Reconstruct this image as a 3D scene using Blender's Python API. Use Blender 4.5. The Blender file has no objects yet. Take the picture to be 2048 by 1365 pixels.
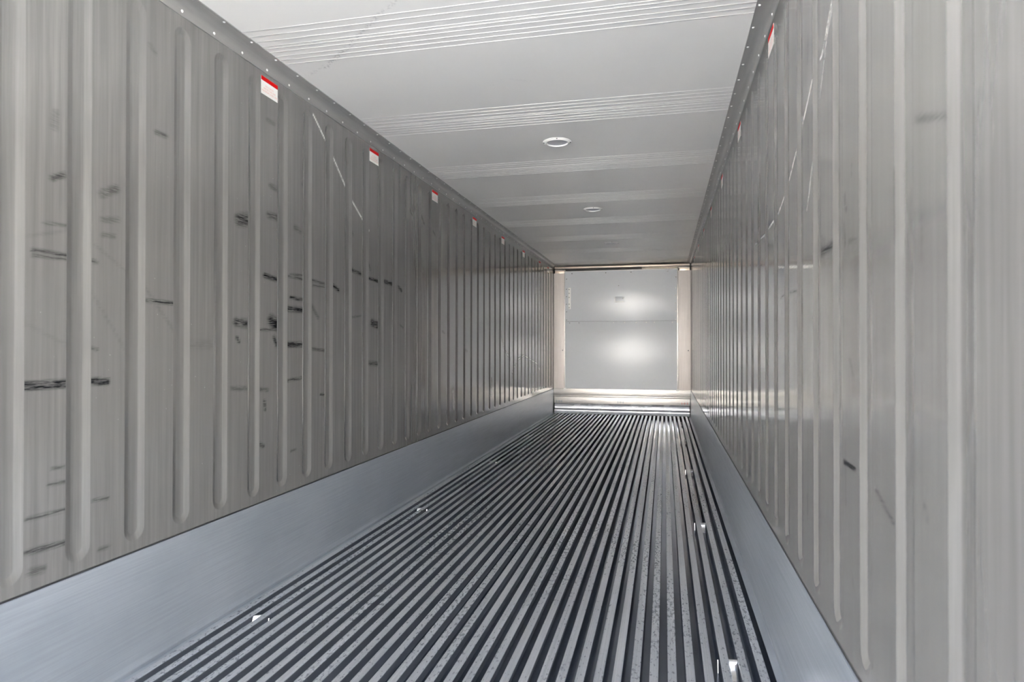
import bpy, bmesh, math, random
import numpy as np
from mathutils import Vector, Matrix

random.seed(7)
scene = bpy.context.scene
COL = scene.collection

# ---------------------------------------------------------------- dimensions (metres)
W = 2.29          # inside width
D = 11.0          # far bulkhead
H = 2.5386        # ceiling
Y0 = -0.55        # open door end, behind the camera
Z_BASE = 0.416    # top of the kick plates
Z_COVE = 2.4736   # foot of the ceiling cove

# ---------------------------------------------------------------- camera
cam_data = bpy.data.cameras.new('camera')
cam = bpy.data.objects.new('camera', cam_data)
COL.objects.link(cam)
fwd = Vector((-0.23035031, 0.9730857, 0.00655389)).normalized()
rgt = Vector((0.97310755, 0.23034960, 0.00087227)).normalized()
up = rgt.cross(fwd).normalized()
cam.matrix_world = Matrix(((rgt.x, up.x, -fwd.x, 1.8666),
                           (rgt.y, up.y, -fwd.y, 0.0),
                           (rgt.z, up.z, -fwd.z, 1.1661),
                           (0, 0, 0, 1)))
cam_data.sensor_width = 36.0
cam_data.lens = 1289.72 / 2048 * 36.0
cam_data.clip_start = 0.02
cam_data.dof.use_dof = True
cam_data.dof.focus_distance = 5.0
cam_data.dof.aperture_fstop = 4.5
scene.camera = cam

# ---------------------------------------------------------------- sky, sun, exposure
world = bpy.data.worlds.new('sky')
scene.world = world
world.use_nodes = True
wn = world.node_tree
wn.nodes.clear()
w_out = wn.nodes.new('ShaderNodeOutputWorld')
w_bg = wn.nodes.new('ShaderNodeBackground')
w_sky = wn.nodes.new('ShaderNodeTexSky')
w_sky.sky_type = 'NISHITA'
w_sky.sun_disc = False
w_sky.sun_elevation = math.radians(34)
w_sky.sun_rotation = math.radians(25)
w_sky.dust_density = 2.5
w_sky.air_density = 1.0
w_sky.ozone_density = 1.0
wn.links.new(w_sky.outputs[0], w_bg.inputs[0])
w_bg.inputs[1].default_value = SKY_STRENGTH = 0.85
wn.links.new(w_bg.outputs[0], w_out.inputs[0])

sun_data = bpy.data.lights.new('sun', 'SUN')
sun_data.energy = 32.0
sun_data.angle = math.radians(0.6)
sun_data.color = (1.0, 0.955, 0.895)
sun = bpy.data.objects.new('sun', sun_data)
COL.objects.link(sun)
sun.location = (12, 6, 14)
sun.rotation_euler = Vector((0.35, 0.80, 0.58)).to_track_quat('Z', 'Y').to_euler()

# daylight portal in the open doorway: emits nothing, only guides the sampling of the sky
pd = bpy.data.lights.new('doorway_portal', 'AREA')
pd.shape = 'RECTANGLE'
pd.size = W
pd.size_y = H + 0.1
pd.cycles.is_portal = True
po = bpy.data.objects.new('doorway_portal', pd)
COL.objects.link(po)
po.location = (W / 2, Y0 - 0.01, H / 2)
po.rotation_euler = (math.radians(90), 0, 0)   # -Z axis of the light -> +Y, into the box

scene.view_settings.view_transform = 'Standard'
scene.view_settings.look = 'None'
scene.view_settings.exposure = 1.72
scene.view_settings.gamma = 1.0
scene.view_settings.use_curve_mapping = False
scene.cycles.max_bounces = 7
scene.cycles.diffuse_bounces = 4
scene.cycles.glossy_bounces = 5
scene.cycles.use_adaptive_sampling = True
scene.cycles.adaptive_threshold = 0.03
scene.cycles.sample_clamp_indirect = 6.0
scene.cycles.adaptive_min_samples = 32

# ---------------------------------------------------------------- helpers
def mat(name, base, rough=0.4, metal=0.0, spec=0.5):
    m = bpy.data.materials.new(name)
    m.use_nodes = True
    b = m.node_tree.nodes['Principled BSDF']
    b.inputs['Base Color'].default_value = (*base, 1)
    b.inputs['Roughness'].default_value = rough
    b.inputs['Metallic'].default_value = metal
    b.inputs['Specular IOR Level'].default_value = spec
    return m, m.node_tree, b


def node(nt, kind, **kw):
    n = nt.nodes.new(kind)
    for k, v in kw.items():
        if k.startswith('i_'):
            n.inputs[k[2:].replace('_', ' ')].default_value = v
        else:
            setattr(n, k, v)
    return n


def pos_coord(nt, scale):
    tc = node(nt, 'ShaderNodeNewGeometry')
    mp = node(nt, 'ShaderNodeMapping')
    mp.inputs['Scale'].default_value = scale
    nt.links.new(tc.outputs['Position'], mp.inputs['Vector'])
    return mp.outputs['Vector']


def noise(nt, scale_vec, detail=4.0, rough=0.6, distort=0.0):
    n = node(nt, 'ShaderNodeTexNoise')
    n.inputs['Scale'].default_value = 1.0
    n.inputs['Detail'].default_value = detail
    n.inputs['Roughness'].default_value = rough
    n.inputs['Distortion'].default_value = distort
    nt.links.new(pos_coord(nt, scale_vec), n.inputs['Vector'])
    return n.outputs['Fac']


def ramp(nt, fac, lo, hi, v0=0.0, v1=1.0):
    r = node(nt, 'ShaderNodeMapRange')
    r.inputs['From Min'].default_value = lo
    r.inputs['From Max'].default_value = hi
    r.inputs['To Min'].default_value = v0
    r.inputs['To Max'].default_value = v1
    nt.links.new(fac, r.inputs['Value'])
    return r.outputs['Result']


def math_n(nt, op, a, b):
    n = node(nt, 'ShaderNodeMath', operation=op)
    for i, v in enumerate((a, b)):
        if isinstance(v, (int, float)):
            n.inputs[i].default_value = v
        else:
            nt.links.new(v, n.inputs[i])
    return n.outputs[0]


def mix_col(nt, fac, a, b, blend='MIX'):
    n = node(nt, 'ShaderNodeMix', data_type='RGBA', blend_type=blend)
    if isinstance(fac, (int, float)):
        n.inputs[0].default_value = fac
    else:
        nt.links.new(fac, n.inputs[0])
    for idx, v in ((6, a), (7, b)):
        if isinstance(v, tuple):
            n.inputs[idx].default_value = (*v, 1)
        else:
            nt.links.new(v, n.inputs[idx])
    return n.outputs[2]


def bump(nt, bsdf, height, strength, dist=0.002):
    b = node(nt, 'ShaderNodeBump')
    b.inputs['Strength'].default_value = strength
    b.inputs['Distance'].default_value = dist
    nt.links.new(height, b.inputs['Height'])
    nt.links.new(b.outputs['Normal'], bsdf.inputs['Normal'])


def mesh_obj(name, verts, faces, material, parent=None, smooth=False):
    me = bpy.data.meshes.new(name)
    me.from_pydata(verts, [], faces)
    me.validate()
    me.update()
    if smooth:
        for p_ in me.polygons:
            p_.use_smooth = True
    return link(name, me, material, parent)


def link(name, me, material=None, parent=None):
    if material is not None and not me.materials:
        me.materials.append(material)
    o = bpy.data.objects.new(name, me)
    COL.objects.link(o)
    if parent is not None:
        o.parent = parent
    return o


def from_bm(name, bm, material, parent=None, smooth_angle=None):
    bmesh.ops.recalc_face_normals(bm, faces=bm.faces)
    me = bpy.data.meshes.new(name)
    bm.to_mesh(me)
    bm.free()
    o = link(name, me, material, parent)
    if smooth_angle is not None:
        for p_ in me.polygons:
            p_.use_smooth = True
        me.set_sharp_from_angle(angle=math.radians(smooth_angle))
    return o


def bm_box(bm, x0, x1, y0, y1, z0, z1, bevel=0.0):
    r = bmesh.ops.create_cube(bm, size=1.0)
    for v in r['verts']:
        v.co = Vector(((x0 + x1) / 2 + v.co.x * (x1 - x0),
                       (y0 + y1) / 2 + v.co.y * (y1 - y0),
                       (z0 + z1) / 2 + v.co.z * (z1 - z0)))
    if bevel:
        es = list({e for v in r['verts'] for e in v.link_edges})
        bmesh.ops.bevel(bm, geom=es, offset=bevel, segments=2, affect='EDGES', profile=0.6)


def box(name, dims, material, parent=None, bevel=0.0):
    bm = bmesh.new()
    bm_box(bm, *dims, bevel=bevel)
    return from_bm(name, bm, material, parent, 35 if bevel else None)


def extrude_y(name, prof, y0, y1, material, parent=None, closed=True, smooth=None, caps=True):
    """profile of (x, z) points run along y"""
    n = len(prof)
    v = [(x, y0, z) for x, z in prof] + [(x, y1, z) for x, z in prof]
    f = [(i, (i + 1) % n, n + (i + 1) % n, n + i) for i in range(n if closed else n - 1)]
    if closed and caps:
        f += [tuple(range(n))[::-1], tuple(range(n, 2 * n))]
    bm = bmesh.new()
    vs = [bm.verts.new(c) for c in v]
    for q in f:
        bm.faces.new([vs[i] for i in q])
    return from_bm(name, bm, material, parent, smooth)


def extrude_x(name, prof, x0, x1, material, parent=None, smooth=None):
    """closed profile of (y, z) points run along x"""
    n = len(prof)
    bm = bmesh.new()
    vs = [bm.verts.new((x0, y, z)) for y, z in prof] + [bm.verts.new((x1, y, z)) for y, z in prof]
    for i in range(n):
        bm.faces.new([vs[i], vs[(i + 1) % n], vs[n + (i + 1) % n], vs[n + i]])
    bm.faces.new(vs[:n][::-1])
    bm.faces.new(vs[n:])
    return from_bm(name, bm, material, parent, smooth)


def tag(o, label, cat, group=None, kind=None):
    o['label'] = label
    o['category'] = cat
    if group:
        o['group'] = group
    if kind:
        o['kind'] = kind
    return o


def empty(name, loc=(0, 0, 0), rot=(0, 0, 0)):
    o = bpy.data.objects.new(name, None)
    o.empty_display_size = 0.05
    COL.objects.link(o)
    o.location = loc
    o.rotation_euler = rot
    return o


def instance(name, me, parent, loc, rot=(0, 0, 0), scale=(1, 1, 1)):
    o = bpy.data.objects.new(name, me)
    COL.objects.link(o)
    o.parent = parent
    o.location = loc
    o.rotation_euler = rot
    o.scale = scale
    return o

# wear marks on the sheet metal: (a0, b0, a1, b1, radius, strength) strokes in the plane of the surface
SCUFF_L = [(1.566,1.454,1.682,1.453,0.0064,0.7),(1.569,1.438,1.682,1.441,0.006,0.5),(1.545,1.049,1.684,1.048,0.0074,1.0),(1.545,1.034,1.684,1.033,0.006,0.9),(1.777,1.044,1.8,1.043,0.0132,1.0),(1.81,1.048,1.842,1.046,0.006,0.9),(1.81,1.034,1.843,1.034,0.006,0.9),(2.003,1.331,2.143,1.329,0.0071,0.8),(1.774,1.449,1.794,1.445,0.0066,0.6),(1.817,1.593,1.881,1.605,0.0114,0.35),(1.819,1.542,1.864,1.545,0.009,0.4),(1.607,1.544,1.681,1.548,0.006,0.35),(1.776,1.155,1.798,1.15,0.006,0.5),(1.633,1.69,1.671,1.709,0.0109,0.6),(1.816,1.682,1.872,1.712,0.016,0.5),(2.053,1.97,2.1,1.97,0.0111,0.45),(1.636,1.85,1.642,1.899,0.0132,0.25),(2.541,1.731,2.602,1.742,0.0303,0.7),(2.022,2.285,2.046,2.268,0.0101,0.2),(1.639,0.779,1.684,0.776,0.006,0.5),(1.627,0.73,1.684,0.729,0.006,0.5),(1.55,0.64,1.685,0.639,0.006,0.6),(1.551,0.541,1.685,0.534,0.0098,0.6),(1.781,0.644,1.845,0.638,0.006,0.5),(1.567,0.478,1.606,0.473,0.013,0.45),(1.81,0.471,1.848,0.47,0.0069,0.4),(2.733,1.501,2.831,1.489,0.0129,0.95),(2.931,1.519,3.066,1.515,0.0076,0.6),(2.949,1.529,3.066,1.536,0.0061,0.5),(3.161,1.519,3.299,1.512,0.008,0.6),(3.171,1.492,3.299,1.493,0.0064,0.5),(3.389,1.512,3.454,1.489,0.0133,0.8),(2.954,1.409,3.062,1.406,0.0106,0.8),(2.928,1.351,3.062,1.35,0.0166,0.8),(3.162,1.377,3.224,1.32,0.0142,0.4),(2.523,1.268,2.601,1.264,0.0216,0.7),(2.791,1.284,2.833,1.266,0.0317,0.9),(2.812,1.204,2.833,1.167,0.013,0.8),(2.53,1.199,2.544,1.181,0.0094,0.7),(2.695,1.238,2.833,1.242,0.0071,0.6),(2.929,1.168,3.063,1.168,0.0151,1.0),(3.163,1.146,3.301,1.134,0.0095,0.6),(3.248,0.89,3.302,0.886,0.0064,0.7),(2.93,0.984,3.06,0.993,0.009,0.7),(2.736,0.901,2.741,0.855,0.0085,0.7),(2.497,0.974,2.603,0.965,0.0122,0.4),(2.697,0.957,2.76,0.948,0.0099,0.5),(3.615,1.628,3.735,1.616,0.0141,0.6),(3.855,1.6,3.991,1.593,0.0112,0.8),(4.093,1.603,4.227,1.595,0.0137,0.7),(4.323,1.59,4.387,1.563,0.0122,0.6),(3.901,1.313,3.992,1.299,0.0261,0.7),(3.617,1.337,3.743,1.351,0.007,0.4),(3.844,1.049,3.993,1.041,0.0167,0.5),(2.963,0.621,3.005,0.622,0.0061,0.5),(2.698,0.696,2.73,0.682,0.0114,0.6),(2.753,2.254,2.806,2.253,0.012,0.35),(2.763,1.797,2.859,1.796,0.0176,0.6),(2.541,1.735,2.606,1.729,0.0165,0.5),(2.779,1.941,2.825,1.938,0.0147,0.5),(2.994,1.777,3.041,1.767,0.0153,0.4),(3.073,2.018,3.113,1.987,0.0158,0.4),(3.529,2.339,3.592,2.339,0.0107,0.3),(4.781,2.187,4.836,2.138,0.0112,0.6),(4.545,2.186,4.585,2.156,0.0086,0.5),(5.041,2.114,5.089,2.089,0.0117,0.5),(3.594,1.885,3.633,1.845,0.0106,0.3),(3.833,1.717,3.877,1.658,0.0092,0.4),(5.28,1.286,5.332,1.27,0.012,0.5),(5.925,1.122,6.006,1.107,0.0133,0.4),(4.361,1.314,4.416,1.294,0.0081,0.3),(3.355,1.512,3.424,1.504,0.0099,0.4),(1.788,1.503,2.003,1.379,0.006,0.12),(2.003,1.379,2.208,1.157,0.0072,0.15),(1.775,1.342,1.914,1.149,0.006,0.12),(1.469,1.469,1.681,1.532,0.006,0.1),(1.47,1.267,1.683,1.166,0.0063,0.1),(2.236,1.167,2.354,1.167,0.0227,0.12)]
LIGHT_L = [(3.166,2.428,3.351,2.286,0.0067,0.8),(3.351,2.286,3.593,2.068,0.0069,0.7),(3.593,2.068,3.854,1.908,0.0072,0.55),(7.301,1.347,7.232,1.171,0.0128,0.7),(7.301,1.347,7.471,1.124,0.013,0.8),(7.471,1.124,7.778,0.998,0.0134,0.7),(7.778,0.998,7.726,0.864,0.0102,0.6),(7.887,0.827,8.197,0.977,0.0106,0.8),(8.197,0.977,8.596,1.03,0.011,0.8),(8.596,1.03,9.035,0.959,0.0115,0.8),(9.035,0.959,9.478,0.897,0.0121,0.8),(9.478,0.897,9.798,0.764,0.0126,0.7),(7.887,0.827,7.942,0.635,0.0104,0.5),(6.901,0.783,6.902,0.617,0.0305,0.35),(5.566,0.74,5.595,0.601,0.0352,0.25),(9.001,0.532,10.184,0.493,0.0209,0.5)]
SCUFF_R = [(2.102,2.1,2.11,2.023,0.0099,0.45),(2.59,2.12,2.591,1.988,0.006,0.45),(2.098,1.833,2.099,1.712,0.006,0.5),(1.7,1.528,1.687,1.492,0.0076,0.6),(1.635,1.591,1.636,1.566,0.006,0.5),(1.936,1.423,1.805,1.428,0.0116,0.8),(1.705,1.459,1.697,1.409,0.0068,0.55),(1.662,1.411,1.605,1.406,0.006,0.6),(1.349,1.498,1.347,1.365,0.006,0.6),(1.219,1.387,1.219,1.311,0.006,0.35),(1.244,1.558,1.12,1.521,0.006,0.45),(1.71,0.884,1.618,0.883,0.0074,1.0),(1.47,0.87,1.363,0.829,0.006,0.6),(2.123,0.708,2.124,0.641,0.006,0.6),(1.21,0.9,1.204,0.877,0.006,0.4),(2.587,1.343,2.484,1.35,0.006,0.9),(2.399,1.349,2.269,1.347,0.0061,0.9),(3.514,1.548,3.416,1.55,0.009,0.7),(3.474,1.501,3.416,1.487,0.006,0.6),(2.566,1.299,2.556,1.28,0.006,0.6),(2.576,1.43,2.565,1.411,0.0078,0.5),(1.217,1.311,1.218,1.159,0.006,0.2),(1.503,1.263,1.505,1.094,0.006,0.2),(2.028,1.489,1.896,1.456,0.006,0.3),(1.656,1.133,1.632,1.096,0.0087,0.5),(2.965,1.949,2.937,1.855,0.0065,0.4),(3.23,1.95,3.216,1.734,0.006,0.4),(2.767,1.814,2.73,1.775,0.0085,0.6),(3.088,1.553,3.059,1.393,0.006,0.4),(1.701,0.939,1.694,0.784,0.0061,0.3),(1.64,0.623,1.62,0.584,0.0061,0.4),(2.024,0.574,1.962,0.523,0.006,0.4),(1.848,0.694,1.823,0.61,0.006,0.3)]
LIGHT_R = [(1.815,2.064,1.925,1.969,0.006,0.7),(1.925,1.969,2.023,1.961,0.006,0.8),(2.023,1.961,2.177,1.867,0.006,0.8),(2.177,1.867,2.441,1.726,0.006,0.7),(2.441,1.726,2.616,1.673,0.006,0.7),(2.616,1.673,2.968,1.646,0.0061,0.6),(2.968,1.646,3.286,1.651,0.0068,0.5),(1.799,2.056,1.879,1.989,0.006,0.6),(1.879,1.989,1.949,1.868,0.006,0.5),(1.949,1.868,2.025,1.736,0.006,0.55),(2.025,1.736,2.122,1.581,0.006,0.5),(2.641,1.466,2.016,1.395,0.006,0.5)]
SCUFF_C = [(0.834,2.38,0.72,2.464,0.0089,0.5),(0.72,2.464,0.556,2.611,0.0107,0.7),(0.556,2.611,0.422,2.729,0.0127,0.8),(0.422,2.729,0.235,2.878,0.0134,0.9),(0.235,2.878,0.103,2.938,0.0078,0.6),(0.985,3.274,1.067,3.215,0.0154,0.12),(1.067,3.215,1.188,3.269,0.0123,0.1),(0.932,5.581,1.025,5.548,0.0124,0.3),(1.049,5.535,1.15,5.523,0.0098,0.3)]


def stroke_mask(pts, strokes):
    out = np.zeros(len(pts))
    for a0, b0, a1, b1, r, s in strokes:
        p0 = np.array((a0, b0)); dv = np.array((a1, b1)) - p0
        lo = np.minimum(p0, p0 + dv) - r * 1.6
        hi = np.maximum(p0, p0 + dv) + r * 1.6
        idx = np.nonzero(((pts >= lo) & (pts <= hi)).all(1))[0]
        if len(idx) == 0:
            continue
        q = pts[idx] - p0
        t = np.clip((q @ dv) / max(dv @ dv, 1e-9), 0, 1)
        d = np.hypot(*(q - t[:, None] * dv).T)
        m = np.clip(1.35 - d / r, 0, 1) * s
        out[idx] = np.maximum(out[idx], m)
    return out


def add_attr(me, name, values):
    a = me.attributes.new(name, 'FLOAT', 'POINT')
    a.data.foreach_set('value', np.asarray(values, dtype=np.float32))


# ---------------------------------------------------------------- materials
def wall_material(name, marks):
    m, nt, b = mat(name, (0.5, 0.5, 0.49), 0.3, WALL_M)
    grain = noise(nt, (1, 260, 2.0), 3, 0.6)            # fine vertical brushing
    drip = noise(nt, (1, 46, 1.1), 4, 0.7)              # dried vertical drips
    cloud = noise(nt, (1, 1.6, 1.3), 3, 0.55)
    band = noise(nt, (1, 16, 0.25), 3, 0.6)             # upright bands of the rolled sheet
    base = mix_col(nt, ramp(nt, drip, 0.35, 0.75), WALL_A, WALL_B)
    base = mix_col(nt, ramp(nt, cloud, 0.3, 0.75, 0.0, 0.7), base, WALL_C)
    rough = math_n(nt, 'ADD', ramp(nt, grain, 0.2, 0.8, WALL_R0, WALL_R1), math_n(nt, 'ADD', ramp(nt, cloud, 0.3, 0.8, -0.02, 0.05), ramp(nt, band, 0.3, 0.7, -0.035, 0.035)))
    if marks:
        at = node(nt, 'ShaderNodeAttribute', attribute_name='scuff').outputs['Fac']
        streak = noise(nt, (1, 14, 190), 3, 0.7)
        s = math_n(nt, 'MINIMUM', 1.0, math_n(nt, 'MULTIPLY', math_n(nt, 'MULTIPLY', at, 1.35), ramp(nt, streak, 0.34, 0.56)))
        base = mix_col(nt, s, base, (0.02, 0.021, 0.024))
        nt.links.new(math_n(nt, 'MULTIPLY', math_n(nt, 'SUBTRACT', 1.0, s), 0.5), b.inputs['Specular IOR Level'])
        al = node(nt, 'ShaderNodeAttribute', attribute_name='chalk').outputs['Fac']
        dry = noise(nt, (1, 60, 60), 3, 0.7)
        c = math_n(nt, 'MULTIPLY', al, ramp(nt, dry, 0.22, 0.50))
        nt.links.new(math_n(nt, 'MULTIPLY', math_n(nt, 'SUBTRACT', 1.0, c), WALL_M), b.inputs['Metallic'])
        base = mix_col(nt, math_n(nt, 'MULTIPLY', c, 0.85), base, (0.9, 0.89, 0.86))
        # specks of dried spray
        vo = node(nt, 'ShaderNodeTexVoronoi')
        vo.inputs['Scale'].default_value = 1.0
        nt.links.new(pos_coord(nt, (1, 26, 26)), vo.inputs['Vector'])
        sp = ramp(nt, vo.outputs['Distance'], 0.07, 0.03)
        sp = math_n(nt, 'MULTIPLY', sp, ramp(nt, cloud, 0.5, 0.62))
        base = mix_col(nt, math_n(nt, 'MULTIPLY', sp, 0.5), base, (0.85, 0.85, 0.84))
        rough = math_n(nt, 'ADD', rough, math_n(nt, 'MULTIPLY', c, 0.25))
        # sheet metal is never quite flat
        wave = noise(nt, (1, 5.0, 0.7), 2, 0.5)
        bump(nt, b, wave, 0.25, 0.004)
    nt.links.new(base, b.inputs['Base Color'])
    nt.links.new(rough, b.inputs['Roughness'])
    return m


WALL_A = (0.255, 0.252, 0.246)
WALL_B = (0.375, 0.371, 0.361)
WALL_C = (0.315, 0.311, 0.303)
WALL_R0, WALL_R1 = 0.11, 0.17
WALL_M = 0.62
M_wall = wall_material('stainless_wall_sheet', True)
M_groove = wall_material('stainless_groove', False)

# ceiling paint
M_ceil, nt, b = mat('white_ceiling_paint', (0.82, 0.82, 0.80), 0.32, 0.0, 0.55)
cl = noise(nt, (1.3, 1.3, 1), 4, 0.55)
base = mix_col(nt, ramp(nt, cl, 0.3, 0.75), (0.90, 0.895, 0.87), (0.86, 0.855, 0.835))
at = node(nt, 'ShaderNodeAttribute', attribute_name='scuff').outputs['Fac']
dots = noise(nt, (70, 70, 1), 2, 0.6)
s = math_n(nt, 'MULTIPLY', at, ramp(nt, dots, 0.50, 0.60))
base = mix_col(nt, math_n(nt, 'MULTIPLY', s, 0.7), base, (0.30, 0.30, 0.31))
nt.links.new(base, b.inputs['Base Color'])
bump(nt, b, noise(nt, (1.2, 5, 1), 2, 0.5), 0.15, 0.004)

M_white, nt, b = mat('white_plastic', (0.9, 0.9, 0.88), 0.3)
M_capdisc, nt, b = mat('grey_cap_disc', (0.58, 0.59, 0.62), 0.35, 0.1)
M_screw, nt, b = mat('dull_screw', (0.18, 0.18, 0.18), 0.4, 0.8)
M_rivet, nt, b = mat('bright_rivet', (0.95, 0.95, 0.93), 0.3, 0.15)
M_rubber, nt, b = mat('black_seal', (0.02, 0.02, 0.022), 0.6)

# extruded aluminium
def alu(name, lo, hi, r0, r1, sc, bstr=0.1, metal=0.5):
    m, nt, b = mat(name, lo, r0, metal)
    g = noise(nt, sc, 4, 0.65)
    c = noise(nt, (2.5, 2.0, 3.5), 5, 0.6)
    base = mix_col(nt, ramp(nt, c, 0.3, 0.75), lo, hi)
    base = mix_col(nt, ramp(nt, g, 0.35, 0.7, 0.0, 0.35), base, tuple(v * 0.75 for v in lo))
    nt.links.new(base, b.inputs['Base Color'])
    rr = math_n(nt, 'ADD', ramp(nt, g, 0.25, 0.75, r0, r1), ramp(nt, c, 0.3, 0.8, -0.05, 0.08))
    nt.links.new(rr, b.inputs['Roughness'])
    if bstr:
        bump(nt, b, g, bstr, 0.001)
    return m


M_kick = alu('aluminium_kick_plate', (0.30, 0.335, 0.375), (0.38, 0.415, 0.46), 0.30, 0.40, (1, 2.2, 160), 0.12)
M_cove = alu('aluminium_cove', (0.42, 0.42, 0.41), (0.48, 0.48, 0.47), 0.36, 0.46, (40, 1.5, 40), 0.03)

# floor bars: worn tops with lengthwise extrusion lines and dark specks
M_bar, nt, b = mat('aluminium_floor_bar', (0.5, 0.52, 0.54), 0.35, 0.5)
ln = noise(nt, (330, 0.6, 1), 2, 0.6)
sm = noise(nt, (90, 34, 120), 4, 0.7)
pt = noise(nt, (4.2, 0.9, 1), 4, 0.6)
base = mix_col(nt, ramp(nt, ln, 0.35, 0.7), (0.30, 0.32, 0.35), (0.45, 0.475, 0.51))
base = mix_col(nt, math_n(nt, 'MULTIPLY', ramp(nt, sm, 0.55, 0.75, 0.0, 0.38), ramp(nt, pt, 0.35, 0.6)), base, (0.22, 0.225, 0.24))
base = mix_col(nt, ramp(nt, pt, 0.45, 0.75, 0.0, 0.35), base, (0.60, 0.61, 0.63))
rs = noise(nt, (9, 2.2, 4), 3, 0.6)
base = mix_col(nt, ramp(nt, rs, 0.76, 0.80, 0.0, 0.5), base, (0.42, 0.30, 0.18))
nt.links.new(base, b.inputs['Base Color'])
nt.links.new(math_n(nt, 'ADD', ramp(nt, sm, 0.3, 0.75, 0.24, 0.42), ramp(nt, pt, 0.3, 0.8, -0.05, 0.06)), b.inputs['Roughness'])
bump(nt, b, ln, 0.12, 0.001)

# unworn sides and webs of the bars: dull, channel shade put into the colour
M_web, nt, b = mat('shaded_bar_side', (0.155, 0.175, 0.215), 0.45, 0.4)

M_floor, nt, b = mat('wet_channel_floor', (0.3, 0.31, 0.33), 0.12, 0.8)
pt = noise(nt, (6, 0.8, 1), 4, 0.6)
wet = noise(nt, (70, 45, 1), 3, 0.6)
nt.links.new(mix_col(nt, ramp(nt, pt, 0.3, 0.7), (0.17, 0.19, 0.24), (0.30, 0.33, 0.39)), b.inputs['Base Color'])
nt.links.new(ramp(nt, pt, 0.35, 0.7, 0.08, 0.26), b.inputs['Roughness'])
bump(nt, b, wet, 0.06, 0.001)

M_clip, nt, b = mat('polished_steel', (0.95, 0.95, 0.97), 0.14, 1.0)

# bulkhead
M_post = alu('pale_bulkhead_frame', (0.80, 0.73, 0.69), (0.86, 0.80, 0.76), 0.45, 0.55, (60, 30, 2), 0.03, 0.2)
M_beam = alu('warm_top_beam', (0.70, 0.58, 0.47), (0.78, 0.67, 0.56), 0.36, 0.46, (1.5, 30, 60), 0.03)
M_sill = alu('bright_sill_plate', (0.50, 0.475, 0.45), (0.56, 0.54, 0.515), 0.34, 0.44, (1.2, 40, 70), 0.04)
M_defl = alu('air_deflector_metal', (0.55, 0.57, 0.61), (0.62, 0.64, 0.68), 0.22, 0.30, (1.2, 40, 40), 0.03)
M_panel, nt, b = mat('bulkhead_panel_sheet', (0.6, 0.6, 0.6), 0.24, 0.0, 0.34)
c = noise(nt, (0.9, 1, 1.1), 3, 0.55)
nt.links.new(mix_col(nt, ramp(nt, c, 0.3, 0.7), (0.70, 0.72, 0.75), (0.73, 0.75, 0.78)), b.inputs['Base Color'])
nt.links.new(ramp(nt, noise(nt, (1, 1, 1), 2, 0.5), 0.3, 0.75, 0.20, 0.26), b.inputs['Roughness'])
bump(nt, b, noise(nt, (1.1, 1, 1.0), 2, 0.5), 0.35, 0.01)
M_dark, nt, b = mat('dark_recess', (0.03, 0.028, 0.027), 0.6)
M_mark_blue, nt, b = mat('blue_grey_mark', (0.16, 0.22, 0.28), 0.5)
M_mark_red, nt, b = mat('red_mark', (0.55, 0.12, 0.10), 0.5)
M_stk, nt, b = mat('white_sticker_film', (0.88, 0.87, 0.84), 0.4)
M_red, nt, b = mat('red_sticker_band', (0.62, 0.002, 0.003), 0.6, 0.0, 0.15)
M_text, nt, b = mat('pale_red_lettering', (0.80, 0.42, 0.38), 0.45)

# outside
M_ground, nt, b = mat('concrete_yard', (0.42, 0.40, 0.37), 0.85)
nt.links.new(mix_col(nt, ramp(nt, noise(nt, (0.4, 0.4, 1), 5, 0.65), 0.3, 0.7), (0.37, 0.365, 0.35), (0.48, 0.47, 0.45)), b.inputs['Base Color'])
M_shell, nt, b = mat('outer_paint', (0.75, 0.75, 0.74), 0.5)

# ---------------------------------------------------------------- yard and outer shell
ground = mesh_obj('ground', [(-60, -80, -0.32), (60, -80, -0.32), (60, 60, -0.32), (-60, 60, -0.32)], [(0, 1, 2, 3)], M_ground)
tag(ground, 'sunlit pale concrete yard outside the open container doors', 'ground', kind='structure')

# unseen building added across the yard to bounce sunlight deep into the box
M_render, nt, b = mat('white_render', (0.80, 0.80, 0.79), 0.8)
nt.links.new(mix_col(nt, ramp(nt, noise(nt, (0.5, 1, 0.5), 4, 0.6), 0.3, 0.7), (0.78, 0.78, 0.77), (0.84, 0.84, 0.83)), b.inputs['Base Color'])
M_shutter, nt, b = mat('grey_blue_shutter', (0.42, 0.46, 0.52), 0.5)
M_eaves, nt, b = mat('dark_eaves', (0.12, 0.12, 0.13), 0.6)
wh = empty('bounce_building', (0, -15.0, -0.32))
box('front_wall', (-26, 26, -0.4, 0.0, 0.0, 9.0), M_render, wh)
box('eaves', (-26.3, 26.3, -0.5, 0.35, 9.0, 9.35), M_eaves, wh)
for x in (-16.0, -7.5, 7.0, 15.5):
    d_ = box('shutter_door', (x - 2.0, x + 2.0, 0.0, 0.06, 0.0, 4.5), M_shutter, wh)
    for k in range(15):
        box('shutter_slat', (x - 1.95, x + 1.95, 0.06, 0.085, 0.03 + 0.3 * k, 0.30 + 0.3 * k), M_shutter, d_)
tag(wh, 'unseen white building added across the yard to bounce sunlight through the open doors', 'building', kind='structure')

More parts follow.
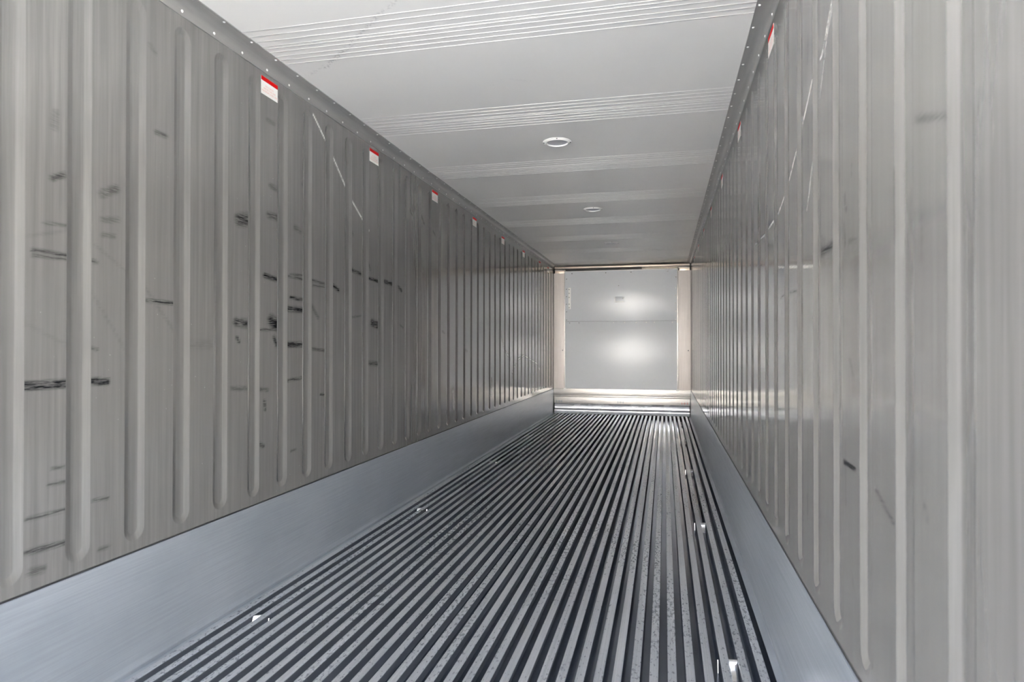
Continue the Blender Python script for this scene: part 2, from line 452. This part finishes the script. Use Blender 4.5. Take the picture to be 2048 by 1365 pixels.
t = 0.07
bm = bmesh.new()
bm_box(bm, -t - 0.02, -0.02, Y0, D + 0.35, -0.2, H + t + 0.02)
bm_box(bm, W + 0.02, W + t + 0.02, Y0, D + 0.35, -0.2, H + t + 0.02)
bm_box(bm, -0.02, W + 0.02, Y0, D + 0.35, H + 0.02, H + t + 0.02)
bm_box(bm, -0.02, W + 0.02, Y0, D + 0.35, -0.2, -0.13)
bm_box(bm, -0.02, W + 0.02, D + 0.25, D + 0.35, -0.12, H + 0.02)
shell = from_bm('wall_outer', bm, M_shell)
tag(shell, 'white painted outer body of the refrigerated container', 'container', kind='structure')

# ---------------------------------------------------------------- side walls with pressed grooves
PITCH = 0.2308
G_W = 0.0465       # half width of the groove mouth
G_I = 0.0190       # half width of the groove floor
G_D = 0.0085       # depth
G_Z0, G_Z1 = 0.456, 2.430
ARC = 10


def capsule(hw, n=ARC):
    """closed outline in (y, z): half circles at both ends, starting bottom right"""
    zb, zt = G_Z0 + G_W, G_Z1 - G_W
    pts = []
    for k in range(n + 1):
        a = -math.pi * k / n
        pts.append((hw * math.cos(a), zb + hw * math.sin(a)))
    for k in range(n + 1):
        a = math.pi - math.pi * k / n
        pts.append((hw * math.cos(a), zt + hw * math.sin(a)))
    return pts


def groove_mesh():
    o = capsule(G_W)
    i = capsule(G_I)
    n = len(o)
    # small rolled radius at the mouth
    mid = capsule(G_W - 0.004)
    v = [(0.0, y, z) for y, z in o] + [(-0.0004, y, z) for y, z in mid] + [(-G_D + 0.0004, y, z) for y, z in capsule(G_I + 0.004)] + [(-G_D, y, z) for y, z in i]
    f = []
    for r in range(3):
        for k in range(n):
            f.append((r * n + k, r * n + (k + 1) % n, (r + 1) * n + (k + 1) % n, (r + 1) * n + k))
    f.append(tuple(range(3 * n, 4 * n)))
    bm = bmesh.new()
    vs = [bm.verts.new(c) for c in v]
    for q in f:
        bm.faces.new([vs[k] for k in q])
    bm.normal_update()
    me = bpy.data.meshes.new('wall_groove')
    bm.to_mesh(me)
    bm.free()
    if me.polygons[-1].normal.x < 0:
        me.flip_normals()
    for p_ in me.polygons[:-1]:
        p_.use_smooth = True
    me.set_sharp_from_angle(angle=math.radians(22))
    me.materials.append(M_groove)
    return me


def side_wall(name, y_lo, y_hi, anchor, scuffs, chalks, fine, label):
    """sheet in the plane x = 0 facing +x from y_lo to y_hi, holes where the grooves are pressed in;
    one groove is centred at y = anchor"""
    k0 = math.ceil((y_lo + 0.09 - anchor) / PITCH)
    k1 = math.floor((y_hi - 0.09 - anchor) / PITCH)
    centres = [anchor + k * PITCH for k in range(k0, k1 + 1)]
    zs0, zs1 = G_Z0 + G_W, G_Z1 - G_W
    V, F = [], []

    def grid(ya, yb, za, zb, sy, sz):
        ny = max(1, round((yb - ya) / sy))
        nz = max(1, round((zb - za) / sz))
        base_i = len(V)
        for a in range(ny + 1):
            for c in range(nz + 1):
                V.append((0.0, ya + (yb - ya) * a / ny, za + (zb - za) * c / nz))
        for a in range(ny):
            for c in range(nz):
                i = base_i + a * (nz + 1) + c
                F.append((i, i + nz + 1, i + nz + 2, i + 1))

    edges = [y_lo] + [v for c in centres for v in (c - G_W, c + G_W)] + [y_hi]
    for j in range(0, len(edges), 2):
        ya, yb = edges[j], edges[j + 1]
        sy, sz = fine(abs(ya))
        for za, zb in ((0.38, zs0), (zs0, zs1), (zs1, 2.51)):
            grid(ya, yb, za, zb, sy, sz)
    for c in centres:
        for sgn, zc, zend in ((-1, zs0, 0.38), (1, zs1, 2.51)):
            base_i = len(V)
            for k in range(ARC + 1):
                a = math.pi * k / ARC
                V.append((0.0, c - G_W * math.cos(a), zc + sgn * G_W * math.sin(a)))
                V.append((0.0, c - G_W + 2 * G_W * k / ARC, zend))
            for k in range(ARC):
                i = base_i + 2 * k
                q = (i, i + 2, i + 3, i + 1)
                F.append(q if sgn > 0 else q[::-1])
    me = bpy.data.meshes.new(name)
    me.from_pydata(V, [], F)
    me.update()
    pts = np.array(V)[:, 1:]
    add_attr(me, 'scuff', stroke_mask(pts, scuffs))
    add_attr(me, 'chalk', stroke_mask(pts, chalks))
    o = link(name, me, M_wall)
    for c in centres:
        instance('wall_groove', GROOVE, o, (0, c, 0))
    return tag(o, label, 'wall', kind='structure')


def fine_left(y):
    return (0.0115, 0.0065) if 0.8 < y < 6.5 else ((0.018, 0.012) if y > 6.5 else (0.2, 0.3))


def fine_right(y):
    return (0.0115, 0.0065) if 0.6 < y < 5.5 else (0.06, 0.1)


GROOVE = groove_mesh()
side_wall('wall_left', Y0, D, 1.544 - G_W, SCUFF_L, LIGHT_L, fine_left,
          'left grey steel wall with vertical pressed grooves and dark scuffs')
# the right wall is built facing +x with y reversed, then turned half round
rev = lambda s: [(-a0, b0, -a1, b1, r, m) for a0, b0, a1, b1, r, m in s]
wall_r = side_wall('wall_right', -D, -Y0, -(1.12 - G_W), rev(SCUFF_R), rev(LIGHT_R), fine_right,
                   'right grey steel wall with vertical pressed grooves and long pale scratches')
wall_r.location = (W, 0, 0)
wall_r.rotation_euler = (0, 0, math.pi)

# ---------------------------------------------------------------- ceiling of panels with raised ribs
ceiling = box('ceiling', (0.0, W, Y0, D + 0.25, H + 0.006, H + 0.018), M_ceil)
tag(ceiling, 'white ceiling of wide panels joined at bands of thin raised ribs', 'ceiling', kind='structure')
SEAM0, SEAM_P = 2.629, 1.117
seams = [SEAM0 + SEAM_P * k for k in range(-2, 8)]
bounds = [Y0] + [s_ for s_ in seams if Y0 < s_ < D - 0.2] + [D + 0.2]
RIB_NEAR = (-0.155, -0.108, -0.059, -0.012)
RIB_FAR = (0.012, 0.046, 0.091, 0.131, 0.176)


def rib_mesh():
    hw, hh = 0.0042, 0.0013
    prof = [(-hw, 0.0), (-hw * 0.72, -hh * 0.72), (0, -hh), (hw * 0.72, -hh * 0.72), (hw, 0.0)]
    bm = bmesh.new()
    x0, x1 = 0.03, W - 0.03
    a = [bm.verts.new((x0, y, z)) for y, z in prof]
    c = [bm.verts.new((x1, y, z)) for y, z in prof]
    for k in range(4):
        bm.faces.new((a[k], a[k + 1], c[k + 1], c[k]))
    bm.faces.new((a[4], a[0], c[0], c[4]))
    bm.faces.new(a[::-1])
    bm.faces.new(c)
    bmesh.ops.recalc_face_normals(bm, faces=bm.faces)
    me = bpy.data.meshes.new('ceiling_rib')
    bm.to_mesh(me)
    bm.free()
    for p_ in me.polygons[:4]:
        p_.use_smooth = True
    me.materials.append(M_ceil)
    return me


RIB = rib_mesh()
for ya, yb in zip(bounds[:-1], bounds[1:]):
    near = ya < 4.0 and yb > 1.5
    nx, ny = (190, 100) if near else (2, 2)
    y0_, y1_ = ya + 0.0012, yb - 0.0012
    V = [(0.005 + (W - 0.01) * a / nx, y0_ + (y1_ - y0_) * c / ny, H) for a in range(nx + 1) for c in range(ny + 1)]
    F = [(a * (ny + 1) + c, a * (ny + 1) + c + 1, (a + 1) * (ny + 1) + c + 1, (a + 1) * (ny + 1) + c) for a in range(nx) for c in range(ny)]
    # turned-up rims so that the panel has thickness at its joints
    n0 = len(V)
    V += [(0.005, y0_, H + 0.006), (W - 0.005, y0_, H + 0.006), (0.005, y1_, H + 0.006), (W - 0.005, y1_, H + 0.006)]
    F += [(0, nx * (ny + 1), n0 + 1, n0), (ny, n0 + 2, n0 + 3, nx * (ny + 1) + ny)]
    me = bpy.data.meshes.new('ceiling_panel')
    me.from_pydata(V, [], F)
    me.update()
    add_attr(me, 'scuff', stroke_mask(np.array(V)[:, :2], SCUFF_C))
    panel = link('ceiling_panel', me, M_ceil, ceiling)
    if ya > Y0:
        for d in RIB_FAR:
            instance('ceiling_rib', RIB, panel, (0, ya + d, H))
    if yb < D:
        for d in RIB_NEAR:
            instance('ceiling_rib', RIB, panel, (0, yb + d, H))

# ---------------------------------------------------------------- coves between wall and ceiling, with two rows of rivets
def rivet_mesh():
    bm = bmesh.new()
    r, h, n = 0.0062, 0.0034, 8
    ring = [bm.verts.new((r * math.cos(2 * math.pi * k / n), r * math.sin(2 * math.pi * k / n), 0)) for k in range(n)]
    ring2 = [bm.verts.new((0.7 * r * math.cos(2 * math.pi * k / n), 0.7 * r * math.sin(2 * math.pi * k / n), h * 0.75)) for k in range(n)]
    top = bm.verts.new((0, 0, h))
    for k in range(n):
        bm.faces.new((ring[k], ring[(k + 1) % n], ring2[(k + 1) % n], ring2[k]))
        bm.faces.new((ring2[k], ring2[(k + 1) % n], top))
    me = bpy.data.meshes.new('rivet')
    bm.to_mesh(me)
    bm.free()
    for p_ in me.polygons:
        p_.use_smooth = True
    me.materials.append(M_rivet)
    return me


RIVET = rivet_mesh()


def cove(name, side, label):
    prof = [(0.0, Z_COVE), (0.0035, Z_COVE + 0.0005), (0.0035, Z_COVE + 0.034)]
    cx, cz, r = 0.0335, Z_COVE + 0.034, 0.030
    for k in range(1, 9):
        a = math.pi - (math.pi / 2) * k / 8
        prof.append((cx + r * math.cos(a), cz + 0.0015 + (H - 0.0035 - cz - 0.0015) * math.sin(a)))
    prof += [(0.0635, H - 0.0035), (0.064, H + 0.001), (0.0, H + 0.001)]
    if side > 0:
        prof = [(W - x, z) for x, z in prof]
    o = extrude_y(name, prof, Y0, D - 0.004, M_cove, smooth=30)
    for k in range(-9, 47):
        y = 2.181 + 0.1873 * k
        x = 0.0035
        instance('rivet', RIVET, o, (x if side < 0 else W - x, y, 2.492), (0, math.pi / 2 * (1 if side < 0 else -1), 0))
        x = 0.0515
        instance('rivet', RIVET, o, (x if side < 0 else W - x, y, H - 0.0035), (math.pi, 0, 0))
    return tag(o, label, 'trim', kind='structure')


cove('trim_1', -1, 'riveted grey metal cove along the top of the left wall')
cove('trim_2', 1, 'riveted grey metal cove along the top of the right wall')

# ---------------------------------------------------------------- kick plates
def kick(name, side, label):
    prof = [(0.0005, Z_BASE), (0.006, Z_BASE - 0.001), (0.0105, Z_BASE - 0.016), (0.0105, 0.03), (0.0115, 0.016),
            (0.0145, 0.010), (0.0165, 0.0055), (0.0165, 0.0015), (0.0140, -0.004), (0.0140, -0.0105), (0.0415, -0.0115), (0.0415, -0.014),
            (-0.004, -0.016), (-0.004, Z_BASE)]
    if side > 0:
        prof = [(W - x, z) for x, z in prof]
    o = extrude_y(name, prof, Y0, D - 0.012, M_kick, smooth=25)
    seal = [(0.0, Z_BASE - 0.001), (0.0022, Z_BASE), (0.0022, Z_BASE + 0.005), (0.0, Z_BASE + 0.006)]
    if side > 0:
        seal = [(W - x, z) for x, z in seal]
    extrude_y('seal_strip', seal, Y0, D - 0.012, M_rubber, o)
    return tag(o, label, 'baseboard', kind='structure')


kick('baseboard_left', -1, 'tall brushed aluminium kick plate along the foot of the left wall')
kick('baseboard_right', 1, 'tall brushed aluminium kick plate along the foot of the right wall')

# ---------------------------------------------------------------- floor: plate with T-shaped bars
CH = 0.050         # depth of the channels
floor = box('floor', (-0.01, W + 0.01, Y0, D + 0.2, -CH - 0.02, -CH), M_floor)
tag(floor, 'grated floor of parallel grey aluminium T bars with dark channels between', 'floor', kind='structure')
BAR_X0, BAR_P, BAR_N = 0.0620, 0.0631, 35


def bar_mesh():
    hw, wb, th, r = 0.0155, 0.0030, 0.0050, 0.0012
    prof = [(-wb, -CH), (-wb, -th - 0.002), (-wb - 0.002, -th), (-hw + r, -th), (-hw, -th + r), (-hw, -r), (-hw + r, 0.0),
            (hw - r, 0.0), (hw, -r), (hw, -th + r), (hw - r, -th), (wb + 0.002, -th), (wb, -th - 0.002), (wb, -CH)]
    n = len(prof)
    bm = bmesh.new()
    a = [bm.verts.new((x, Y0, z)) for x, z in prof]
    c = [bm.verts.new((x, D + 0.02, z)) for x, z in prof]
    for k in range(n):
        bm.faces.new((a[k], a[(k + 1) % n], c[(k + 1) % n], c[k]))
    bm.faces.new(a[::-1])
    bm.faces.new(c)
    bmesh.ops.recalc_face_normals(bm, faces=bm.faces)
    me = bpy.data.meshes.new('floor_bar')
    bm.to_mesh(me)
    bm.free()
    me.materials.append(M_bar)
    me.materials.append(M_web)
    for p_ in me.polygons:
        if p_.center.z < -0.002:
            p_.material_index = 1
    return me


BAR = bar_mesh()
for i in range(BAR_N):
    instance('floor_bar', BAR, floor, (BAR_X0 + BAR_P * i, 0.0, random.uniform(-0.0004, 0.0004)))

# ---------------------------------------------------------------- polished clips standing in the floor channels
def clip(y, side, ordinal):
    row = 'left' if side < 0 else 'right'
    shear = 0.55 if side < 0 else 0.08
    x = (BAR_X0 + BAR_P * 1.5) if side < 0 else (BAR_X0 + BAR_P * 32.5)
    root = empty('floor_clip', (x, y, -CH))
    hw = BAR_P / 2 - 0.0155 - 0.0006
    # curved tongue: foot on the channel floor, rising and leaning back, bent over at the top
    prof = [(-0.060, 0.0), (-0.034, 0.0008), (-0.016, 0.005), (-0.006, 0.013), (-0.001, 0.023), (0.003, 0.032), (0.010, 0.0345),
            (0.012, 0.0325), (0.006, 0.030), (0.0025, 0.022), (-0.003, 0.011), (-0.014, 0.003), (-0.034, -0.0001), (-0.060, -0.0001)]
    prof = [(a, max(c * CH / 0.036, 0.0002)) for a, c in prof]
    bm = bmesh.new()
    n = len(prof)
    va = [bm.verts.new((-hw, a - hw * shear, c)) for a, c in prof]
    vb = [bm.verts.new((hw, a + hw * shear, c)) for a, c in prof]
    for k in range(n):
        bm.faces.new((va[k], va[(k + 1) % n], vb[(k + 1) % n], vb[k]))
    bm.faces.new(va[::-1])
    bm.faces.new(vb)
    bmesh.ops.recalc_face_normals(bm, faces=bm.faces)
    from_bm('tongue', bm, M_clip, root, 60)
    # short hooked end that shows in the neighbouring channel
    dx = BAR_P * (1 if side < 0 else -1)
    bm = bmesh.new()
    bmesh.ops.create_cone(bm, cap_ends=True, segments=10, radius1=0.0045, radius2=0.0035, depth=0.042)
    for v in bm.verts:
        v.co = Vector((v.co.x + dx - math.copysign(0.009, dx), v.co.y + v.co.z * 0.25, v.co.z + 0.0212))
    from_bm('hook', bm, M_clip, root, 50)
    tag(root, 'polished steel clip in the %s row of floor channel clips, %s' % (row, ordinal), 'clip', 'polished clips in the floor channels')
    return root


ORD = ['nearest to the camera', 'second from the camera', 'third from the camera', 'fourth from the camera', 'farthest one']
for k, y in enumerate((2.46, 4.35, 6.29, 8.16, 10.05)):
    clip(y, -1, ORD[k])
for k, y in enumerate((2.52, 4.42, 6.29, 8.26, 10.12)):
    clip(y, 1, ORD[k])

# ---------------------------------------------------------------- back wall: frame, beam, sill and deflector
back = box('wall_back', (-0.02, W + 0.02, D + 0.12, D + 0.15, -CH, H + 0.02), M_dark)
tag(back, 'dark back wall of the container behind the bulkhead frame', 'wall', kind='structure')
frame = empty('trim_3', (W / 2, D, 0.0))
tag(frame, 'pale metal frame and sill of the back wall around the grey bulkhead panel', 'frame', kind='structure')
frame_inv = Matrix.Translation((-W / 2, -D, 0.0))
for s_, nm in ((-1, 'left'), (1, 'right')):
    def X(a, c):
        return (a, c) if s_ < 0 else (W - c, W - a)
    xa, xb = X(0.004, 0.215)
    box('post', (xa, xb, D - 0.01, D + 0.1, 0.40, 2.405), M_post, frame, 0.003)
    xa, xb = X(0.022, 0.185)
    box('post_cap', (xa, xb, D + 0.02, D + 0.1, 2.405, 2.452), M_beam, frame, 0.002)
    xa, xb = X(0.022, 0.200)
    box('cap_plate', (xa, xb, D - 0.004, D + 0.1, 2.452, 2.464), M_post, frame, 0.002)
box('top_beam', (0.022, W - 0.022, D - 0.02, D + 0.1, 2.480, 2.513), M_beam, frame, 0.003)
box('beam_lip', (0.022, W - 0.022, D - 0.032, D - 0.02, 2.480, 2.488), M_post, frame, 0.002)
# fins of the air outlet above the panel, seen through the gap at the right
fin = None
for k in range(38):
    x = 1.50 + k * 0.0155
    if fin is None:
        fin = box('outlet_fin', (-0.002, 0.002, D + 0.03, D + 0.08, 2.40, 2.480), M_beam, frame)
        fin.location = (x, 0, 0)
    else:
        instance('outlet_fin', fin.data, frame, (x, 0, 0))
box('sill_plate', (0.012, W - 0.012, D - 0.046, D + 0.1, 0.319, 0.4275), M_sill, frame, 0.002)
box('sill_rail', (0.012, W - 0.012, D - 0.049, D + 0.1, 0.293, 0.315), M_sill, frame, 0.002)
kickrail = box('lower_rail', (0.020, W - 0.020, D - 0.052, D + 0.1, 0.178, 0.289), M_sill, frame, 0.002)
defl = [(D + 0.05, 0.178), (D - 0.052, 0.178), (D - 0.070, 0.162), (D - 0.074, 0.154), (D - 0.066, 0.110), (D - 0.068, 0.098), (D - 0.090, 0.080),
        (D - 0.100, 0.066), (D - 0.102, 0.052), (D - 0.088, 0.012), (D - 0.086, 0.002), (D + 0.05, 0.002)]
extrude_x('air_deflector', defl, 0.034, W - 0.028, M_defl, frame, 30)
# three small stamped marks on the lower rail
for x, m_ in ((0.105, M_mark_blue), (1.145, M_mark_blue), (2.185, M_mark_red)):
    bm = bmesh.new()
    bm_box(bm, x - 0.055, x + 0.055, D - 0.0532, D - 0.051, 0.2085, 0.2125)
    for dx in (-0.045, 0.0, 0.045):
        bm_box(bm, x + dx - 0.003, x + dx + 0.003, D - 0.0534, D - 0.051, 0.190, 0.231)
    from_bm('stamped_mark', bm, m_, frame)

for c_ in [o_ for o_ in bpy.data.objects if o_.parent == frame]:
    c_.matrix_parent_inverse = frame_inv

# ---------------------------------------------------------------- bulkhead panel
bp = empty('bulkhead_panel', (0, 0, 0))
# hung a hair out of square with the box, as its reflections show
bp.matrix_world = Matrix.Translation((1.134, D - 0.03, 0)) @ Matrix.Rotation(math.radians(-0.55), 4, 'Z') @ Matrix.Translation((-1.134, -D + 0.03, 0))
PX0, PX1 = 0.196, 2.072
lower = box('lower_panel', (PX0 + 0.012, PX1, D - 0.045, D - 0.011, 0.428, 1.572), M_panel, bp, 0.002)
upper = box('upper_panel', (PX0, PX1, D - 0.052, D - 0.011, 1.574, 2.421), M_panel, bp, 0.002)
edge_t = box('top_flange', (PX0, PX1, D - 0.055, D - 0.012, 2.421, 2.434), M_white, bp, 0.002)
box('side_flange', (PX0 - 0.006, PX0 + 0.010, D - 0.056, D - 0.011, 0.44, 2.43), M_sill, bp, 0.002)
box('side_flange', (PX1 - 0.006, PX1 + 0.012, D - 0.056, D - 0.011, 0.44, 2.43), M_sill, bp, 0.002)
for x in (PX0 - 0.012, PX1 - 0.018):
    box('foot_bracket', (x, x + 0.045, D - 0.058, D - 0.01, 0.412, 0.436), M_white, bp, 0.002)


def screw(x, z, m_, y, r=0.010):
    bm = bmesh.new()
    bmesh.ops.create_cone(bm, cap_ends=True, segments=10, radius1=r, radius2=r * 0.6, depth=0.006)
    bmesh.ops.rotate(bm, verts=bm.verts, cent=(0, 0, 0), matrix=Matrix.Rotation(math.pi / 2, 3, 'X'))
    for v in bm.verts:
        v.co += Vector((x, y - 0.002, z))
    return from_bm('screw', bm, m_, bp, 40)


for x in (0.325, 0.90, 1.32, 1.915):
    screw(x, 2.392, M_screw, D - 0.052)
for z in (2.30, 2.125, 2.0, 1.87, 1.74, 1.60):
    screw(0.232, z, M_screw, D - 0.052, 0.009)
    screw(2.045, z - 0.01, M_white if z < 2.2 else M_screw, D - 0.052, 0.011)
for x, m_ in ((0.285, M_screw), (0.445, M_screw), (1.03, M_white), (1.215, M_white), (1.405, M_white), (1.57, M_white), (1.70, M_white), (1.99, M_white)):
    screw(x, 1.548, m_, D - 0.045, 0.012 if m_ is M_white else 0.008)
screw(1.115, 2.17, M_screw, D - 0.052, 0.007)
plate = box('strap_plate', (0.262, 0.306, D - 0.058, D - 0.052, 1.785, 2.15), M_white, bp, 0.002)
for z in (2.12, 2.055, 1.985, 1.87, 1.81):
    o = screw(0.278, z, M_screw, D - 0.058, 0.009)
    o.parent = plate
latch = box('latch', (1.055, 1.215, D - 0.055, D - 0.052, 1.885, 1.985), M_panel, bp, 0.001)
box('latch_ledge', (1.055, 1.205, D - 0.070, D - 0.054, 1.890, 1.902), M_white, latch, 0.001)
box('latch_rib', (1.050, 1.062, D - 0.066, D - 0.054, 1.90, 1.975), M_white, latch, 0.001)
o = screw(1.192, 1.955, M_white, D - 0.055, 0.014)
o.parent = latch
for x, z in ((0.158, 1.08), (2.245, 1.08)):
    o = screw(x, z, M_screw, D - 0.010, 0.011)
    o.parent = frame
    o.matrix_parent_inverse = frame_inv
tag(bp, 'large grey metal bulkhead panel in two halves on the back wall', 'panel')

# ---------------------------------------------------------------- round ceiling caps
def cap(x, y, label):
    root = empty('ceiling_cap', (x, y, H))
    n = 40
    prof = [(0.096, -0.001), (0.094, -0.004), (0.082, -0.007), (0.079, -0.011), (0.073, -0.012), (0.070, -0.009), (0.069, -0.002)]
    bm = bmesh.new()
    rings = [[bm.verts.new((r * math.cos(2 * math.pi * k / n), r * math.sin(2 * math.pi * k / n), z)) for k in range(n)] for r, z in prof]
    for a, c in zip(rings[:-1], rings[1:]):
        for k in range(n):
            bm.faces.new((a[k], a[(k + 1) % n], c[(k + 1) % n], c[k]))
    me = bpy.data.meshes.new('ring')
    bmesh.ops.recalc_face_normals(bm, faces=bm.faces)
    bm.to_mesh(me)
    bm.free()
    for p_ in me.polygons:
        p_.use_smooth = True
    me.set_sharp_from_angle(angle=math.radians(40))
    link('ring', me, M_white, root)
    bm = bmesh.new()
    bmesh.ops.create_circle(bm, cap_ends=True, segments=n, radius=0.0692)
    for v in bm.verts:
        v.co.z = -0.0035
    d = from_bm('disc', bm, M_capdisc, root)
    for k in range(4):
        a = math.radians(8 + 90 * k)
        bm = bmesh.new()
        bmesh.ops.create_cone(bm, cap_ends=True, segments=10, radius1=0.003, radius2=0.0055, depth=0.004)
        for v in bm.verts:
            v.co += Vector((0.088 * math.cos(a), 0.088 * math.sin(a), -0.0065))
        from_bm('screw', bm, M_screw, root)
    return tag(root, label, 'ceiling cap', 'round caps along the ceiling')


cap(1.162, 4.290, 'round white rimmed cap with grey centre on the ceiling, nearest and largest')
cap(1.166, 6.495, 'round white rimmed cap with grey centre on the ceiling, middle one')
cap(1.175, 8.695, 'round white rimmed cap on the ceiling, farthest and smallest, near the back wall')

# ---------------------------------------------------------------- load line stickers
def text_mesh(body, size):
    cu = bpy.data.curves.new('lettering', 'FONT')
    cu.body = body
    cu.size = size
    cu.align_x = 'CENTER'
    cu.align_y = 'CENTER'
    cu.space_line = 1.05
    cu.resolution_u = 2
    tmp = bpy.data.objects.new('lettering_tmp', cu)
    COL.objects.link(tmp)
    dg = bpy.context.evaluated_depsgraph_get()
    me = bpy.data.meshes.new_from_object(tmp.evaluated_get(dg))
    me.name = 'lettering'
    bpy.data.objects.remove(tmp)
    me.materials.clear()
    me.materials.append(M_text)
    return me


S_W, S_H = 0.134, 0.085
LETTER = text_mesh('NO CARGO\nABOVE THIS LINE\nMAXIMUM LOAD LINE', 0.0125)


def plane_mesh(name, w, h, th, m_):
    bm = bmesh.new()
    bm_box(bm, -w / 2, w / 2, -h / 2, h / 2, 0.0, th)
    me = bpy.data.meshes.new(name)
    bmesh.ops.recalc_face_normals(bm, faces=bm.faces)
    bm.to_mesh(me)
    bm.free()
    me.materials.append(m_)
    return me


ME_FILM = plane_mesh('film', S_W, S_H, 0.0006, M_stk)
ME_BAND = plane_mesh('red_band', S_W, 0.020, 0.0004, M_red)


def sticker(y, side, label, tilt=0.0, band=True):
    # local x runs along the wall, local y up, local z out of the wall
    x = 0.0002 if side < 0 else W - 0.0002
    root = empty('load_line_sticker', (x, y, 2.409), (math.pi / 2, 0, (math.pi / 2 if side < 0 else -math.pi / 2)))
    root.rotation_euler.rotate_axis('Z', tilt)
    instance('film', ME_FILM, root, (0, 0, 0))
    if band:
        instance('red_band', ME_BAND, root, (0, S_H / 2 - 0.010, 0.0006))
    instance('lettering', LETTER, root, (0, -0.012, 0.0009))
    return tag(root, label, 'sticker', 'load line stickers along the top of the walls')


ords = ['nearest and largest', 'second from the camera', 'third from the camera', 'fourth from the camera', 'fifth from the camera',
        'sixth from the camera', 'seventh from the camera', 'last, by the back wall']
for side, nm, ys in ((-1, 'left', (2.768, 3.926, 5.085, 6.238, 7.415, 8.570, 9.725, 10.46)),
                     (1, 'right', (2.798, 3.950, 5.108, 6.270, 7.42, 8.57, 9.70))):
    for k, y in enumerate(ys):
        lab = ords[k] if (side < 0 or k < 6) else 'last, by the back wall'
        sticker(y, side, 'white sticker with red top band high on the %s wall, %s' % (nm, lab), random.uniform(-0.012, 0.012))
